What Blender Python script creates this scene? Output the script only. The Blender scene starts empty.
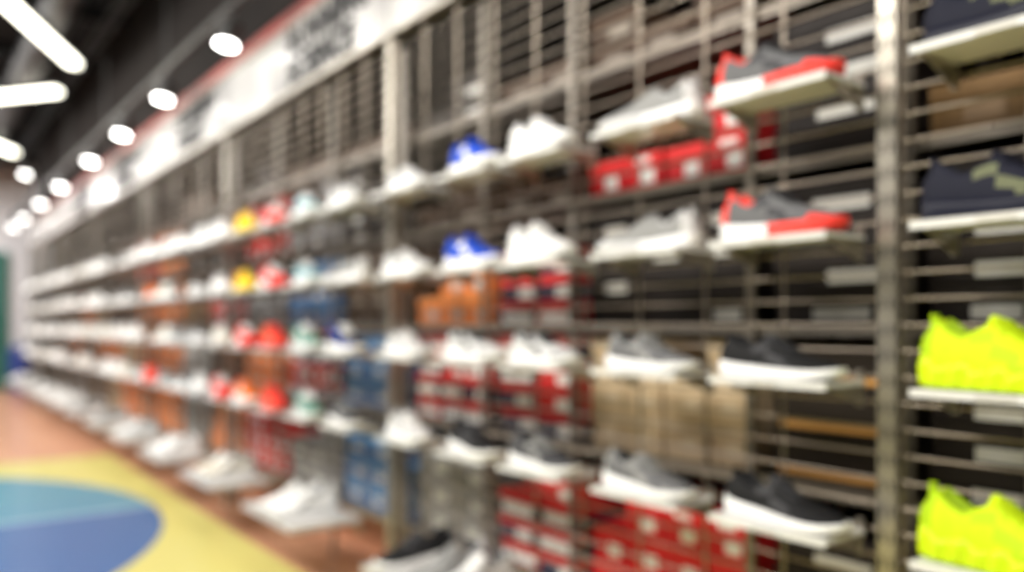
import bpy, math, random
import numpy as np
from mathutils import Vector, Matrix
random.seed(7)
S = bpy.context.scene
COL = S.collection
TH = math.atan(612/800.0)
CAMH = 1.05

# ---------------------------------------------------------------- materials
def mat(name, col, rough=0.5, metal=0.0, emit=0.0, noise=0.0, nscale=30.0, bump=0.0, coat=0.0, spec=.5):
    m = bpy.data.materials.new(name); m.use_nodes = True
    nt = m.node_tree; b = nt.nodes['Principled BSDF']
    b.inputs['Base Color'].default_value = (*col, 1)
    b.inputs['Roughness'].default_value = rough
    b.inputs['Metallic'].default_value = metal
    b.inputs['Coat Weight'].default_value = coat
    b.inputs['Specular IOR Level'].default_value = spec
    if emit:
        b.inputs['Emission Color'].default_value = (*col, 1)
        b.inputs['Emission Strength'].default_value = emit
    if noise or bump:
        tc = nt.nodes.new('ShaderNodeTexCoord')
        n = nt.nodes.new('ShaderNodeTexNoise'); n.inputs['Scale'].default_value = nscale
        n.inputs['Detail'].default_value = 4
        nt.links.new(tc.outputs['Object'], n.inputs['Vector'])
        if noise:
            r = nt.nodes.new('ShaderNodeValToRGB')
            r.color_ramp.elements[0].position = .3; r.color_ramp.elements[1].position = .7
            r.color_ramp.elements[0].color = (*[c*(1-noise) for c in col], 1)
            r.color_ramp.elements[1].color = (*[min(1, c*(1+noise*.6)) for c in col], 1)
            nt.links.new(n.outputs['Fac'], r.inputs['Fac'])
            nt.links.new(r.outputs['Color'], b.inputs['Base Color'])
        if bump:
            bp = nt.nodes.new('ShaderNodeBump'); bp.inputs['Strength'].default_value = bump
            bp.inputs['Distance'].default_value = .002
            nt.links.new(n.outputs['Fac'], bp.inputs['Height'])
            nt.links.new(bp.outputs['Normal'], b.inputs['Normal'])
    return m

STEEL = mat('galvanised_steel', (.42, .385, .325), .32, .75, noise=.2, nscale=12)
ROD = mat('grid_rod_steel', (.34, .29, .235), .28, .85)
SLOT = mat('slot_dark', (.02, .02, .02), .8)
RACK = mat('rack_steel', (.08, .07, .06), .45, .5)
SHELF = mat('shelf_white_acrylic', (.70, .70, .69), .25, coat=.3)
TRAY = mat('tray_white', (.56, .55, .54), .3)
DARKWALL = mat('back_wall_paint', (.012, .009, .008), .85, noise=.3, nscale=3, spec=.15)
WHITEWALL = mat('end_wall_paint', (.78, .78, .80), .7, noise=.04, nscale=4)
CEIL = mat('ceiling_black', (.008, .008, .009), .8, noise=.4, nscale=2, spec=.15)
DUCT = mat('duct_black', (.02, .02, .022), .4, .5, noise=.2)
DUCTG = mat('duct_grey', (.032, .032, .035), .45, .4, noise=.2)
BANNER = mat('banner_painted_sheen', (.46, .45, .445), .25, noise=.55, nscale=2.6)  # glossy panel: blotchy reflections and highlights painted into the colour as noise
INK = mat('banner_ink', (.008, .008, .010), .6, spec=.1)
REDTRIM = mat('red_trim', (.30, .035, .025), .5, noise=.8, nscale=1.5)
LAMP = mat('led_emitter', (1, .98, .94), .5, emit=20)
TUBE = mat('led_tube_emitter', (1, .97, .82), .5, emit=7)
CAN = mat('lamp_housing', (.03, .03, .03), .4)
GREEN = mat('door_green', (.03, .16, .12), .5)
BLUEP = mat('bin_blue', (.03, .06, .28), .4)
LABEL = mat('label_paper', (.56, .55, .52), .6)
KICK = mat('plinth_wood', (.55, .24, .13), .4, noise=.15, nscale=8)
RACKF = mat('rack_front_steel', (.21, .185, .155), .4, .6)

# ---------------------------------------------------------------- mesh builder
class MB:
    def __init__(s): s.v = []; s.f = []; s.m = []; s.sm = []
    def add(s, vs, fs, mi=0, smooth=False):
        o = len(s.v); s.v += [tuple(v) for v in vs]
        for f in fs:
            s.f.append([i+o for i in f]); s.m.append(mi); s.sm.append(smooth)
    def box(s, x0, x1, y0, y1, z0, z1, mi=0):
        vs = [(x0,y0,z0),(x1,y0,z0),(x1,y1,z0),(x0,y1,z0),(x0,y0,z1),(x1,y0,z1),(x1,y1,z1),(x0,y1,z1)]
        s.add(vs, [(0,3,2,1),(4,5,6,7),(0,1,5,4),(1,2,6,5),(2,3,7,6),(3,0,4,7)], mi)
    def cyl(s, p0, p1, r, n=8, mi=0, r2=None, smooth=True):
        p0 = Vector(p0); p1 = Vector(p1); r2 = r if r2 is None else r2
        d = (p1-p0).normalized(); q = d.to_track_quat('Z', 'Y')
        a = []; b = []
        for i in range(n):
            t = 2*math.pi*i/n; o = q @ Vector((math.cos(t), math.sin(t), 0))
            a.append(p0+o*r); b.append(p1+o*r2)
        s.add(a+b, [(i, (i+1) % n, (i+1) % n+n, i+n) for i in range(n)], mi, smooth)
        s.add(a, [tuple(reversed(range(n)))], mi); s.add(b, [tuple(range(n))], mi)
    def mesh(s, name, mats):
        me = bpy.data.meshes.new(name); me.from_pydata(s.v, [], s.f)
        for m in mats: me.materials.append(m)
        me.polygons.foreach_set('material_index', s.m)
        me.polygons.foreach_set('use_smooth', s.sm)
        me.update(); return me
def obj(name, me, loc=(0,0,0), rz=0, parent=None):
    o = bpy.data.objects.new(name, me); COL.objects.link(o)
    o.location = loc; o.rotation_euler = (0, 0, rz)
    if parent: o.parent = parent
    return o

# ---------------------------------------------------------------- room
XB = 2.02
YE = 15.6
HC = 3.7
def node_floor():
    m = bpy.data.materials.new('court_floor'); m.use_nodes = True
    nt = m.node_tree; N = nt.nodes; L = nt.links; b = N['Principled BSDF']
    b.inputs['Roughness'].default_value = .25
    tc = N.new('ShaderNodeTexCoord'); sp = N.new('ShaderNodeSeparateXYZ')
    L.new(tc.outputs['Object'], sp.inputs[0])
    X, Y = sp.outputs[0], sp.outputs[1]
    def M(op, a, c=None):
        n = N.new('ShaderNodeMath'); n.operation = op
        for i, v in enumerate((a, c)):
            if v is None: continue
            if isinstance(v, (int, float)): n.inputs[i].default_value = v
            else: L.new(v, n.inputs[i])
        return n.outputs[0]
    def MIX(f, a, c):
        n = N.new('ShaderNodeMix'); n.data_type = 'RGBA'
        L.new(f, n.inputs[0])
        for k, v in ((6, a), (7, c)):
            if isinstance(v, tuple): n.inputs[k].default_value = (*v, 1)
            else: L.new(v, n.inputs[k])
        return n.outputs[2]
    br = N.new('ShaderNodeTexBrick'); br.inputs['Scale'].default_value = 1
    br.inputs['Brick Width'].default_value = 1.2; br.inputs['Row Height'].default_value = .12
    br.inputs['Mortar Size'].default_value = .003
    br.inputs['Color1'].default_value = (.66, .35, .21, 1); br.inputs['Color2'].default_value = (.56, .28, .17, 1)
    br.inputs['Mortar'].default_value = (.3, .13, .07, 1)
    mp = N.new('ShaderNodeMapping'); mp.inputs['Rotation'].default_value = (0, 0, math.pi/2)
    L.new(tc.outputs['Object'], mp.inputs[0]); L.new(mp.outputs[0], br.inputs['Vector'])
    wood = br.outputs['Color']
    yel = M('MULTIPLY', M('LESS_THAN', X, 1.35), M('LESS_THAN', Y, 7.15))
    dx = M('ADD', X, .95); dy = M('SUBTRACT', Y, 5.0)
    r = M('SQRT', M('ADD', M('MULTIPLY', dx, dx), M('MULTIPLY', dy, dy)))
    circ = M('LESS_THAN', r, 2.12)
    far = M('GREATER_THAN', Y, 4.98)
    line = M('LESS_THAN', M('ABSOLUTE', M('SUBTRACT', Y, 4.98)), .035)
    line2 = M('LESS_THAN', M('ABSOLUTE', M('SUBTRACT', Y, 5.25)), .03)
    blue = MIX(far, (.045, .12, .31), (.085, .25, .35))
    blue = MIX(line, blue, (.24, .40, .50))
    blue = MIX(line2, blue, (.08, .20, .36))
    c = MIX(yel, wood, (.62, .56, .18))
    c = MIX(circ, c, blue)
    L.new(c, b.inputs['Base Color'])
    return m
mb = MB(); mb.box(-4, XB+.1, -3, YE+.1, -.1, 0)
obj('floor', mb.mesh('floor', [node_floor()]))
mb = MB(); mb.box(-4, XB+.1, -3, YE+.1, HC, HC+.1)
obj('ceiling', mb.mesh('ceiling', [CEIL]))
mb = MB(); mb.box(XB, XB+.1, -3, YE+.1, 0, HC)
obj('wall_right', mb.mesh('wall_right', [DARKWALL]))
mb = MB(); mb.box(-4, XB, YE, YE+.1, 0, HC)
obj('wall_back', mb.mesh('wall_back', [WHITEWALL]))
mb = MB(); mb.box(-4, 1.6, YE-.02, YE-.001, 0, .1)
obj('baseboard_back', mb.mesh('baseboard_back', [DUCTG]))
mb = MB()
mb.box(.56, 1.42, YE-.07, YE-.021, 0, 2.25, 1)
mb.box(.62, 1.37, YE-.1, YE-.07, 0.01, 2.2, 0)
mb.box(.72, 1.27, YE-.11, YE-.1, 1.2, 2.05, 2); mb.box(.72, 1.27, YE-.11, YE-.1, .2, 1.0, 0)
mb.cyl((.7, YE-.16, 1.05), (.7, YE-.1, 1.05), .02, 10, 1); mb.cyl((.66, YE-.16, 1.05), (.8, YE-.16, 1.05), .012, 8, 1)
obj('door_1', mb.mesh('door_1', [GREEN, GREEN, mat('door_glass', (.1, .25, .22), .1)]))

# ---------------------------------------------------------------- bays
P0 = .785; BW = 1.97
posts = [P0+BW*i for i in range(-1, 7)]+[P0+BW*6+.99]
YEND = posts[-1]
mb = MB(); mb.box(1.57, 1.63, -3, YEND, 2.51, HC)
obj('wall_bulkhead', mb.mesh('wall_bulkhead', [DARKWALL]))
mb = MB(); mb.box(1.53, 1.569, -3, YEND, 2.54, 2.60)
obj('trim_1', mb.mesh('trim_red', [REDTRIM]))
def slotted_post():
    m = MB(); w = .018; H = 2.16
    m.box(-w, w, -w, w, 0, H, 0)
    m.box(-.03, .03, -.03, .03, 0, .012, 0)
    z = .08
    while z < H-.05:
        for y in (-.009, .009):
            m.box(-w-.0008, -w, y-.0028, y+.0028, z, z+.022, 1)
            m.box(y-.0028, y+.0028, -w-.0008, -w, z, z+.022, 1)
        z += .05
    return m.mesh('slotted_post', [STEEL, SLOT])
pm = slotted_post()
for y in posts: obj('slotted_steel_post', pm, (1.525, y, 0))

def grid_panel(BW):
    m = MB(); a = .024; b = BW-.024
    z = .30
    while z < 2.14:
        m.cyl((0, a, z), (0, b, z), .0032, 6); z += .05
    n = round(BW*9/1.97)
    for i in range(n+1):
        y = a+(b-a)*i/n
        m.cyl((.0068, y, .27), (.0068, y, 2.15), .0036, 6)
    return m.mesh('grid_panel', [ROD])
gm = grid_panel(BW); gm2 = grid_panel(.99)
for y in posts[:-1]: obj('wire_grid_panel', gm if y != posts[-2] else gm2, (1.52, y, 0))

for i, y in enumerate(posts[:-1]):
    bw = BW if i < 7 else .99
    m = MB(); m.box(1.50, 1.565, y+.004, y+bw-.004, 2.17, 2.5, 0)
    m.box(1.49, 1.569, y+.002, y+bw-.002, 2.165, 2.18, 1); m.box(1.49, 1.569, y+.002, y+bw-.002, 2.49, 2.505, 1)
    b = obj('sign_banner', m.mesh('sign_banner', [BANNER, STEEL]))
    if i == 0 or i > 5: continue
    for k, t in enumerate((('RUNNING', 'SCIENCE'), ('TRAINING', 'STREET'))[i % 2]):
        c = bpy.data.curves.new('banner_text', 'FONT'); c.body = t; c.size = .165; c.extrude = .002; c.offset = .0075
        c.space_character = 1.12
        c.materials.append(INK)
        o = bpy.data.objects.new('lettering_%d' % (k+1), c); COL.objects.link(o)
        o.rotation_euler = (math.pi/2, 0, -math.pi/2)
        o.location = (1.497, y+BW*.5, 2.358-.15*k); o.parent = b

# ---------------------------------------------------------------- stock rack & boxes
LV = [.26, .70, 1.05, 1.415, 1.78]
TOPS = [.70, 1.05, 1.415, 1.78, 2.12]
def rack(y0, y1, subs):
    m = MB()
    for z in LV:
        m.box(1.59, 1.96, y0+.02, y1-.02, z-.012, z, 0)
        m.box(1.578, 1.59, y0+.02, y1-.02, z-.022, z+.003, 2)
    for y in [y0+.012, y1-.012]+subs:
        for x in (1.566, 1.962):
            m.box(x-.0, x+.024 if x > 1.8 else x+.012, y-.011, y+.011, 0, 2.15, 2)
    m.box(1.74, 1.95, y0+.03, y1-.03, 0, .2, 1)
    return obj('stock_rack', m.mesh('stock_rack', [RACK, KICK, RACKF]))
PAL = {
 'orange': ((.95, .27, .06), (.95, .32, .09)), 'red': ((.60, .02, .025), (.68, .03, .03)),
 'navyred': ((.03, .035, .08), (.62, .03, .03)), 'tan': ((.56, .42, .27), (.64, .50, .34)),
 'black': ((.012, .008, .007), (.019, .014, .012)), 'blackorange': ((.02, .014, .010), (.024, .017, .012)),
 'blue': ((.04, .14, .34), (.07, .22, .44)), 'grey': ((.16, .16, .165), (.26, .26, .27)),
 'white': ((.50, .49, .47), (.6, .59, .57)), 'kraft': ((.20, .115, .045), (.24, .14, .06)),
 'darkbrown': ((.05, .028, .016), (.075, .042, .024)),
}
LABS = {'blackorange': mat('label_orange', (.60, .30, .08), .6), 'tan': mat('label_tan', (.66, .54, .38), .6), 'darkbrown': mat('label_dim', (.26, .22, .18), .6),
        'kraft': mat('label_kraft', (.26, .16, .08), .6), 'red': mat('label_white', (.85, .84, .82), .6), 'navyred': mat('label_bright', (.85, .84, .82), .6)}
BM = {k: [mat('card_'+k, a, .6, noise=.08, spec=.25), mat('lid_'+k, b, .6, noise=.08, spec=.25), LABS.get(k, LABEL)] for k, (a, b) in PAL.items()}
def stack(kind, y0, y1, z, ztop, n=None):
    m = MB(); bw = .165 if kind not in ('navyred', 'orange', 'red', 'tan') else .13
    nx = max(1, int((y1-y0-.02)/(bw+.006))); bw = (y1-y0-.03)/nx-.006
    bh = .104 if kind not in ('navyred', 'black', 'darkbrown') else .08
    nz = min(4, int((ztop-z-.03)/bh)) if n is None else n
    for i in range(nx):
        cnt = nz if random.random() > .25 else max(1, nz-1)
        for j in range(cnt):
            a = y0+.018+i*(bw+.006); b = a+bw; x0 = 1.61+random.uniform(0, .018); zz = z+.001+j*bh
            body = 1 if kind == 'navyred' and random.random() < .35 else 0
            m.box(x0+.003, 1.94, a+.002, b-.002, zz, zz+bh-.03, body)
            m.box(x0, 1.943, a, b, zz+bh-.034, zz+bh-.002, 1)
            w = (b-a); u = random.uniform(.08, .3)
            if kind == 'navyred':
                m.box(x0+.001, x0+.003, a+w*.1, a+w*random.choice((.5, .9)), zz+.006, zz+bh-.04, 2)
            elif kind == 'red':
                m.box(x0+.001, x0+.003, a+w*.2, a+w*.55, zz+.020, zz+bh-.048, 2)
                if random.random() < .4: m.box(x0-.001, x0, a+w*.3, a+w*.7, zz+bh-.027, zz+bh-.012, 2)
            elif kind == 'blackorange':
                m.box(x0+.001, x0+.003, a+w*.05, a+w*.95, zz+.012, zz+.026, 2)
            elif kind in ('black', 'darkbrown'):
                if random.random() < .75: m.box(x0+.001, x0+.003, a+w*u, a+w*(u+.45), zz+.010, zz+bh-.042, 2)
            else:
                m.box(x0+.001, x0+.003, a+w*u, a+w*(u+.38), zz+.022, zz+bh-.048, 2)
    obj('shoebox_stack', m.mesh('shoebox_stack', BM[kind]))
def fill(y0, y1, kinds):
    for z, t, k in zip(LV, TOPS, kinds):
        if k:
            n = None
            if isinstance(k, tuple): k, n = k
            stack(k, y0+.012, y1-.012, z, t, n)
y0 = posts[0]
rack(y0, P0, [y0+.65, y0+1.31])
fill(y0, y0+.65, ['black']*5)
fill(y0+.65, y0+1.31, ['black', 'black', 'kraft', 'black', 'kraft'])
fill(y0+1.31, P0, ['blackorange', 'black', 'black', ('kraft', 1), 'darkbrown'])
rack(P0, posts[2], [1.14, 1.76, 2.21])
fill(P0, 1.14, ['black', 'blackorange', 'black', 'black', 'darkbrown'])
fill(1.14, 1.76, ['red', 'tan', 'black', ('red', 2), ('darkbrown', 2)])
fill(1.76, 2.21, ['navyred', 'navyred', 'navyred', ('darkbrown', 2), ('darkbrown', 1)])
fill(2.21, posts[2], ['grey', 'navyred', ('orange', 2), ('darkbrown', 2), ('black', 2)])
pals = {2: [['blue', 'blue', 'darkbrown', 'black', ('darkbrown', 1)], ['grey', 'navyred', 'blue', 'grey', ('darkbrown', 1)], ['red', 'orange', 'grey', 'red', ('black', 2)]],
        3: [['orange', 'darkbrown', 'red', 'black', None], ['grey', 'white', 'kraft', 'black', ('darkbrown', 2)], ['orange', 'orange', 'orange', 'orange', None]],
        4: [['orange', 'orange', 'orange', 'red', None], ['orange', 'tan', 'black', 'darkbrown', None], ['tan', 'orange', 'black', 'black', None]],
        5: [['black', 'orange', 'tan', 'black', None], ['darkbrown', 'black', 'orange', 'black', None], ['grey', 'orange', 'black', 'black', None]],
        6: [['black', 'grey', 'black', 'black', None], ['black', 'darkbrown', 'black', 'grey', None], ['black', 'black', 'grey', 'black', None]]}
for i in range(2, 7):
    a, b = posts[i], posts[i+1]
    s = [a+.64, a+1.3]
    rack(a, b, s)
    for (u, v), kk in zip(((a, s[0]), (s[0], s[1]), (s[1], b)), pals[i]): fill(u, v, kk)
a = posts[7]; rack(a, posts[8], [a+.5]); fill(a, a+.5, ['black', 'black', 'grey', 'blue', None]); fill(a+.5, posts[8], ['black', 'darkbrown', 'black', 'black', None])

# ---------------------------------------------------------------- sneakers
def lerp(xs, ys, s): return float(np.interp(s, xs, ys))
def sneaker_mesh(name, chunky=False):
    L = .285; mb = MB()
    ks = [0, .04, .12, .25, .38, .44, .52, .62, .74, .85, .93, .98, 1.0]
    bw = [.020, .030, .035, .034, .034, .036, .040, .046, .049, .046, .035, .020, .007]
    zt = [.098, .112, .104, .078, .095, .099, .088, .070, .058, .051, .044, .037, .032]
    rw = [.014, .021, .026, .028, .026, .025, .025, .026, .028, .027, .021, .012, .004]
    st = [.044, .041, .038, .034, .031, .030, .029, .028, .027, .027, .029, .032, .033]
    bt = [.006, .002, 0, 0, 0, 0, 0, 0, 0, .003, .009, .014, .018]
    if chunky:
        st = [z+.012 for z in st]; zt = [z+.014 for z in zt]; bw = [w*1.1 for w in bw]
    def y(s): return (s-.5)*L
    rows = []
    ss = [0, .02, .05, .09, .14, .2, .26, .32, .37, .41, .46, .52, .58, .64, .7, .76, .82, .87, .91, .945, .97, .99, 1.0]
    for s in ss:
        w = lerp(ks, bw, s); t = lerp(ks, zt, s); r = lerp(ks, rw, s); z0 = lerp(ks, st, s)-.006
        h = t-z0
        op = .05 <= s <= .37
        pts = [(-w, z0), (-w*1.03, z0+h*.3), (-(w*.55+r*.5), z0+h*.62), (-(r*1.05), z0+h*.9), (-r*.85, t)]
        if op: inn = [(-r*.72, t-.008), (-r*.62, z0+h*.4), (0, z0+h*.3)]
        elif s == .41: inn = [(-r*.75, t+.008), (-r*.45, t+.017), (0, t+.019)]
        elif s == .46: inn = [(-r*.65, t+.004), (-r*.4, t+.009), (0, t+.011)]
        else: inn = [(-r*.6, t+h*.03), (-r*.3, t+h*.06), (0, t+h*.07)]
        left = pts+inn
        full = left+[(-a, b) for a, b in reversed(left[:-1])]
        lean = max(0, 1-s/.16)
        row = []
        for a, b in full:
            q = (b-z0)/max(h, .01)
            sh = lean*(.016*q*q-.020*math.sin(min(1, max(0, q))*math.pi)*.45)
            row.append((a, y(s)+sh, b))
        rows.append(row)
    n = len(rows[0]); base = len(mb.v)
    for r_ in rows: mb.v += r_
    for i in range(len(rows)-1):
        for j in range(n-1):
            a = base+i*n+j; mb.f.append([a, a+1, a+n+1, a+n][::-1])
            s = ss[i]; jj = min(j, n-2-j)
            mi = 0
            if jj >= 4 and .04 <= s <= .35: mi = 3
            elif jj >= 4 and s > .35 and s < .62: mi = 4
            elif s < .09 and jj < 4: mi = 2
            elif jj == 3 and s < .32: mi = 2
            elif s >= .82 and jj <= 1: mi = 2
            elif (jj == 0 and .55 <= s <= .72) or (jj == 1 and .42 <= s <= .6) or (jj == 2 and .3 <= s <= .44): mi = 7
            mb.m.append(mi); mb.sm.append(True)
    mb.f.append([base+j for j in range(n)]); mb.m.append(2); mb.sm.append(True)
    q = .014 if chunky else 0
    mb.box(-.008, .008, y(0)+.006, y(0)+.014, .080+q, .118+q, 2)
    for s in (.45, .49, .53, .57, .61):
        t = lerp(ks, zt, s); r = lerp(ks, rw, s)
        mb.cyl((-r*.95, y(s), t+.001), (0, y(s+.012), t+.010), .0028, 6, 4)
        mb.cyl((r*.95, y(s), t+.001), (0, y(s+.012), t+.010), .0028, 6, 4)
    for sx in (-1, 1):
        mb.cyl((0, y(.45), .110+q), (sx*.02, y(.47), .104+q), .0022, 6, 4)
        mb.cyl((sx*.02, y(.47), .104+q), (sx*.03, y(.51), .084+q), .002, 6, 4)
    m = 41; S2 = [i/(m-1) for i in range(m)]; S2 = [0, .006, .015]+S2[1:-1]+[.988, .996, 1.0]
    rings = []
    for s in S2:
        w = lerp(ks, bw, s)+.005; zt_ = lerp(ks, st, s); zb = lerp(ks, bt, s)
        flare = .006*math.sin(s*55) if chunky else .0
        if chunky: zt_ += .007*math.sin(s*28)
        e = max(0, 1-s/.03) if s < .03 else 0
        w *= (1-.25*e)
        yy = y(s)+(.006*(s-.5)*2)
        mid = zb+(zt_-zb)*.28
        pr = [(-w*.9, zb), (-w-flare*.5, zb+.003), (-w-flare, mid), (-w*1.02-flare, (mid+zt_)/2), (-w*.97, zt_), (-w*.8, zt_+.001)]
        rings.append([(a, yy, b) for a, b in pr]+[(-a, yy, b) for a, b in reversed(pr)])
    n = len(rings[0]); base = len(mb.v)
    for r_ in rings: mb.v += r_
    for i in range(len(rings)-1):
        for j in range(n):
            a = base+i*n+j; b = base+i*n+(j+1) % n
            mb.f.append([a, b, b+n, a+n][::-1])
            mb.m.append(5 if j in (0, 10, 11) else (6 if S2[i] > .45 else 1)); mb.sm.append(True)
    mb.f.append([base+j for j in range(n)]); mb.m.append(1); mb.sm.append(False)
    mb.f.append([base+(len(rings)-1)*n+j for j in range(n)][::-1]); mb.m.append(6); mb.sm.append(False)
    return mb.mesh(name, [None]*8)
SM = sneaker_mesh('sneaker'); SC = sneaker_mesh('chunky_sneaker', True)
mcache = {}
def fab(c, r=.65):
    k = (c, r)
    if k not in mcache: mcache[k] = mat('shoe_%02x%02x%02x' % tuple(int(x*255) for x in c), c, r, noise=.06, nscale=60, bump=.15, spec=.2)
    return mcache[k]
W = (.86, .86, .85); WG = (.60, .60, .60); LG = (.28, .28, .275); MG = (.13, .13, .135); DG = (.05, .05, .055); BK = (.010, .010, .011)
RED = (.78, .04, .03); CORAL = (.88, .06, .045); BLUE = (.015, .07, .50); NEON = (.58, .76, .01); NAVY = (.010, .011, .022)
OLV = (.13, .14, .08); TEAL = (.03, .22, .27); YEL = (.92, .66, .02); ORG = (.85, .20, .04); GRN = (.04, .18, .12)
# upper, sole, accent, lining, lace, outsole, front sole, side stripe
ST = {
 'greyred': (MG, W, CORAL, CORAL, DG, CORAL, CORAL, DG), 'lgrey': (LG, W, WG, DG, LG, WG, WG, LG), 'white': (W, W, WG, LG, W, WG, W, LG),
 'blue': (BLUE, W, (.02, .06, .4), BK, BLUE, W, W, W), 'pale': (WG, W, LG, MG, W, W, W, LG), 'navyolive': (NAVY, NAVY, NAVY, BK, NAVY, NAVY, NAVY, OLV),
 'neon': (NEON, NEON, (.40, .60, .008), (.28, .42, .01), NEON, (.35, .5, .01), NEON, (.46, .66, .01)), 'blackwhite': (BK, W, BK, BK, DG, W, W, DG), 'dgrey': (MG, W, LG, BK, LG, W, W, LG),
 'darkwhite': (DG, W, MG, BK, LG, W, W, LG),
 'whitedark': (WG, W, DG, BK, DG, W, W, DG), 'teal': (TEAL, W, W, BK, W, W, W, W), 'green': (GRN, WG, TEAL, BK, W, W, W, W), 'red': (RED, W, RED, BK, W, RED, RED, W),
 'orange': (ORG, W, RED, BK, ORG, W, W, W), 'yellow': (YEL, YEL, ORG, BK, YEL, YEL, YEL, ORG), 'navy': (NAVY, W, BLUE, BK, W, W, W, BLUE), 'allred': (RED, RED, ORG, BK, RED, RED, RED, ORG),
 'cream': ((.70, .66, .56), W, LG, LG, W, (.6, .45, .3), W, LG),
}
def sneaker(kind, loc, rz, sc=1.0, low=1.0):
    ch = kind == 'neon'
    o = obj('sneaker', SC if ch else SM, loc, rz)
    for i, c in enumerate(ST[kind]):
        o.material_slots[i].link = 'OBJECT'
        o.material_slots[i].material = fab(c, .4 if i in (1, 5, 6) else .7)
    o.scale = (sc, sc, sc*low)
    return o

def shelf_mesh():
    m = MB(); w = .135
    m.box(-.080, .055, -w, w, -.008, 0, 0)
    m.box(-.084, -.080, -w, w, -.013, .001, 0)
    for y in (-w+.012, w-.012):
        m.add([(.06, y-.003, -.05), (.06, y+.003, -.05), (.06, y-.003, -.0081), (.06, y+.003, -.0081), (-.065, y-.003, -.0081), (-.065, y+.003, -.0081)],
              [(0, 1, 3, 2), (0, 2, 4), (1, 5, 3), (2, 3, 5, 4), (0, 4, 5, 1)], 1)
        m.box(.055, .063, y-.006, y+.006, -.05, .02, 1)
    m.box(-.0852, -.084, -.03, .03, -.012, 0, 2)
    return m.mesh('display_shelf', [SHELF, STEEL, LABEL])
shm = shelf_mesh()
RZ = [1.523, 1.225, .941, .649]
def column(y, kinds, jit=0.0):
    for r, (z, k) in enumerate(zip(RZ, kinds)):
        if jit and random.random() < .05: continue
        yy = y+random.uniform(-jit, jit)
        obj('display_shelf', shm, (1.446, yy, z))
        if k and not (jit and random.random() < .07):
            rz = math.pi-random.uniform(.02, .18)
            if k == 'lgrey' and jit == 0 or (jit and random.random() < .3): rz = .15
            low = 1.0
            if k in ('blackwhite', 'dgrey', 'whitedark', 'darkwhite', 'lgrey'): low = .82
            if k == 'pale' and jit == 0: low = .8
            sneaker(k, (1.426, yy+random.uniform(-.01, .01), z+.001), rz, random.uniform(.94, 1.01), low)
column(.535, ['navyolive', 'navyolive', 'neon', 'neon'])
column(.15, ['navyolive', 'navyolive', 'neon', 'neon'])
for y, k in ((-.24, 'white'), (-.62, 'dgrey')): column(y, [k]*4)
column(.96, ['greyred', 'greyred', 'blackwhite', 'blackwhite'])
column(1.325, ['lgrey', 'lgrey', 'dgrey', 'dgrey'])
column(1.72, ['white', 'white', 'whitedark', 'darkwhite'])
column(2.06, ['blue', 'blue', 'whitedark', 'blackwhite'])
column(2.46, ['pale', 'pale', 'pale', 'pale'])
c2 = [['pale', 'lgrey', 'navy', 'darkwhite'], ['teal', 'teal', 'green', 'green'], ['red', 'red', 'allred', 'allred'],
      ['yellow', 'yellow', 'red', 'orange'], ['white', 'white', 'cream', 'red']]
fars = ['white', 'white', 'pale', 'lgrey', 'white', 'cream', 'whitedark', 'white']
for b in range(2, 8):
    for k in range(5 if b < 7 else 2):
        y = posts[b]+.2+.3925*k
        kk = c2[k] if b == 2 else [random.choice(fars) for _ in range(4)]
        if b == 3 and k == 3: kk = ['white', 'orange', 'pale', 'allred']
        column(y, kk, .015 if b > 2 else 0)

def tray_mesh():
    m = MB(); w = .27
    m.box(-.14, .155, -w, w, -.012, 0, 0); m.box(-.145, -.14, -w, w, -.018, .003, 0)
    m.box(-.145, .155, -w-.004, -w, -.018, .003, 0); m.box(-.145, .155, w, w+.004, -.018, .003, 0)
    for y in (-w+.02, w-.02):
        m.box(.155, .163, y-.008, y+.008, -.07, .03, 1); m.box(-.1, .155, y-.004, y+.004, -.03, -.0121, 1)
    return m.mesh('display_tray', [TRAY, STEEL])
tm = tray_mesh()
tk = ['blackwhite', 'white', 'cream', 'white', 'pale', 'lgrey', 'lgrey', 'white', 'white', 'pale', 'lgrey', 'white']
for i, (k, yy) in enumerate(zip(tk, (2.1, 3.25, 4.25, 5.2, 6.2, 7.15, 8.15, 9.1, 10.1, 11.1, 12.1, 13.1))):
    z = .262
    obj('display_tray', tm, (1.343, yy, z))
    kk = ['pale', 'lgrey', 'blackwhite'] if i == 0 else [k, k]
    offs = (-.16, -.02, .19) if i == 0 else (-.065, .065)
    for q, o_ in zip(kk, offs):
        sneaker(q, (1.345, yy+o_, z+.001), math.pi/2+random.uniform(-.06, .06), .96)

# ---------------------------------------------------------------- ceiling services
m = MB(); r = .05
m.cyl((0, 0, 0), (-.02, 0, -.11), r+.010, 16, 0); m.cyl((-.0201, 0, -.1105), (-.021, 0, -.116), r, 16, 1)
m.cyl((0, 0, .0), (0, 0, .06), .01, 8, 0)
spm = m.mesh('spot', [CAN, LAMP])
tr = MB(); tr.box(1.33, 1.37, 1.5, 14.2, 2.66, 2.69)
for y in np.arange(1.6, 14.2, 1.9): tr.cyl((1.35, float(y), 2.69), (1.35, float(y), HC), .006, 6)
obj('lighting_track', tr.mesh('lighting_track', [CAN]))
for y in (1.75, 2.95, 4.15, 5.4, 6.6, 7.85, 9.5, 11.0, 12.6, 13.8):
    o = obj('track_spotlight', spm, (1.35, y, 2.60))
    ld = bpy.data.lights.new('spot_beam', 'SPOT'); ld.energy = 22; ld.spot_size = 1.7; ld.spot_blend = .6; ld.shadow_soft_size = .04
    ld.color = (1, .95, .88)
    lo = bpy.data.objects.new('beam', ld); COL.objects.link(lo); lo.parent = o; lo.location = (-.03, 0, -.13); lo.rotation_euler = (0, .1, 0)
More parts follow.
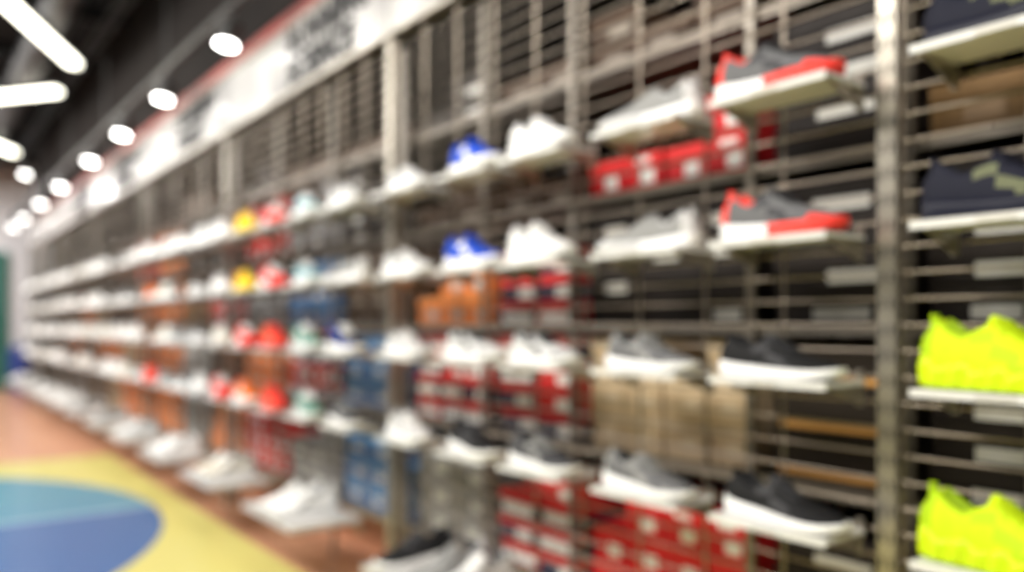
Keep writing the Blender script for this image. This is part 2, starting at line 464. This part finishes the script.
for x, y, z in ((1.27, 11.7, 3.05), (.6, 9.0, 3.3)):
    obj('track_spotlight', spm, (x, y, z))
def tube(x0, y0, x1, y1, z):
    m = MB(); a = Vector((x0, y0, z)); b = Vector((x1, y1, z)); d = (b-a).normalized(); n = Vector((-d.y, d.x, 0))*.045
    def pr(n_, z0, z1, mi):
        v = [a-n_, b-n_, b+n_, a+n_]
        vs = [(p.x, p.y, z0) for p in v]+[(p.x, p.y, z1) for p in v]
        m.add(vs, [(0,3,2,1),(4,5,6,7),(0,1,5,4),(1,2,6,5),(2,3,7,6),(3,0,4,7)], mi)
    pr(n, z, z+.04, 1); pr(n*1.15, z+.04, z+.085, 0)
    for t in (.15, .85):
        p = a.lerp(b, t); m.cyl((p.x, p.y, z+.085), (p.x, p.y, HC), .005, 6, 0)
    obj('linear_ceiling_lamp', m.mesh('linear_ceiling_lamp', [CAN, TUBE]))
tube(.2, 5.72, 1.18, 7.68, 3.25)
tube(.3, 9.85, 1.19, 8.66, 3.25)
tube(.8, 11.5, 1.17, 12.1, 3.25)
m = MB(); m.cyl((.95, -2, 3.45), (.95, 15.4, 3.45), .13, 20)
for y in np.arange(-1, 15, 1.5): m.cyl((.95, float(y), 3.45), (.95, float(y)+.03, 3.45), .142, 20)
obj('ventilation_duct', m.mesh('ventilation_duct', [DUCTG]))
m = MB()
for y in np.arange(.5, 15, 1.4):
    y = float(y)
    m.box(-3.9, 1.56, y-.03, y+.03, 3.60, 3.69)
for x in (.35, .55, 1.35, 1.42): m.cyl((x, -2, 3.56), (x, 15.4, 3.56), .018, 8)
obj('ceiling_joists', m.mesh('ceiling_joists', [DUCT]))
m = MB()
m.cyl((0, 0, .0), (0, 0, .62), .15, 20, 0, .18); m.cyl((0, 0, .621), (0, 0, .66), .19, 20, 0); m.cyl((0, 0, .661), (0, 0, .72), .17, 20, 0, .06)
m.cyl((0, 0, .3), (0, 0, .4), .172, 20, 1)
obj('waste_bin', m.mesh('waste_bin', [BLUEP, BLUEP]), (1.55, 15.1, 0))

# ---------------------------------------------------------------- lights
def area(name, loc, size, sy, e, rot=(0,0,0), c=(1,1,1)):
    l = bpy.data.lights.new(name, 'AREA'); l.shape = 'RECTANGLE'; l.size = size; l.size_y = sy; l.energy = e; l.color = c
    o = bpy.data.objects.new(name, l); COL.objects.link(o); o.location = loc; o.rotation_euler = rot
for y, e in ((-.5, 112), (2.5, 115), (5.5, 118), (8.5, 122), (11.5, 125)):  # unseen overhead area lights, added for the store's general brightness
    area('added_overhead_fill', (-.9, y, 3.1), .8, 2.4, e, (0, -.6, 0), (1, .96, .90))
area('added_overhead_fill', (0, 14.2, 3.2), .8, 1.2, 75, (0, 0, 0), (1, .98, .97))
w = bpy.data.worlds.new('World'); S.world = w; w.use_nodes = True
w.node_tree.nodes['Background'].inputs[0].default_value = (1, .96, .92, 1)
w.node_tree.nodes['Background'].inputs[1].default_value = .18

# ---------------------------------------------------------------- camera
cd = bpy.data.cameras.new('cam'); cam = bpy.data.objects.new('cam', cd); COL.objects.link(cam)
cam.location = (0, 0, CAMH); cam.rotation_euler = (math.pi/2, 0, -TH)
cd.sensor_width = 36; cd.lens = 36*800/1024; cd.shift_y = 39/1024
cd.clip_start = .01
cd.dof.use_dof = True; cd.dof.focus_distance = .70; cd.dof.aperture_fstop = cd.lens/17.5
S.camera = cam
S.view_settings.view_transform = 'Standard'; S.view_settings.look = 'None'; S.view_settings.exposure = 0.0
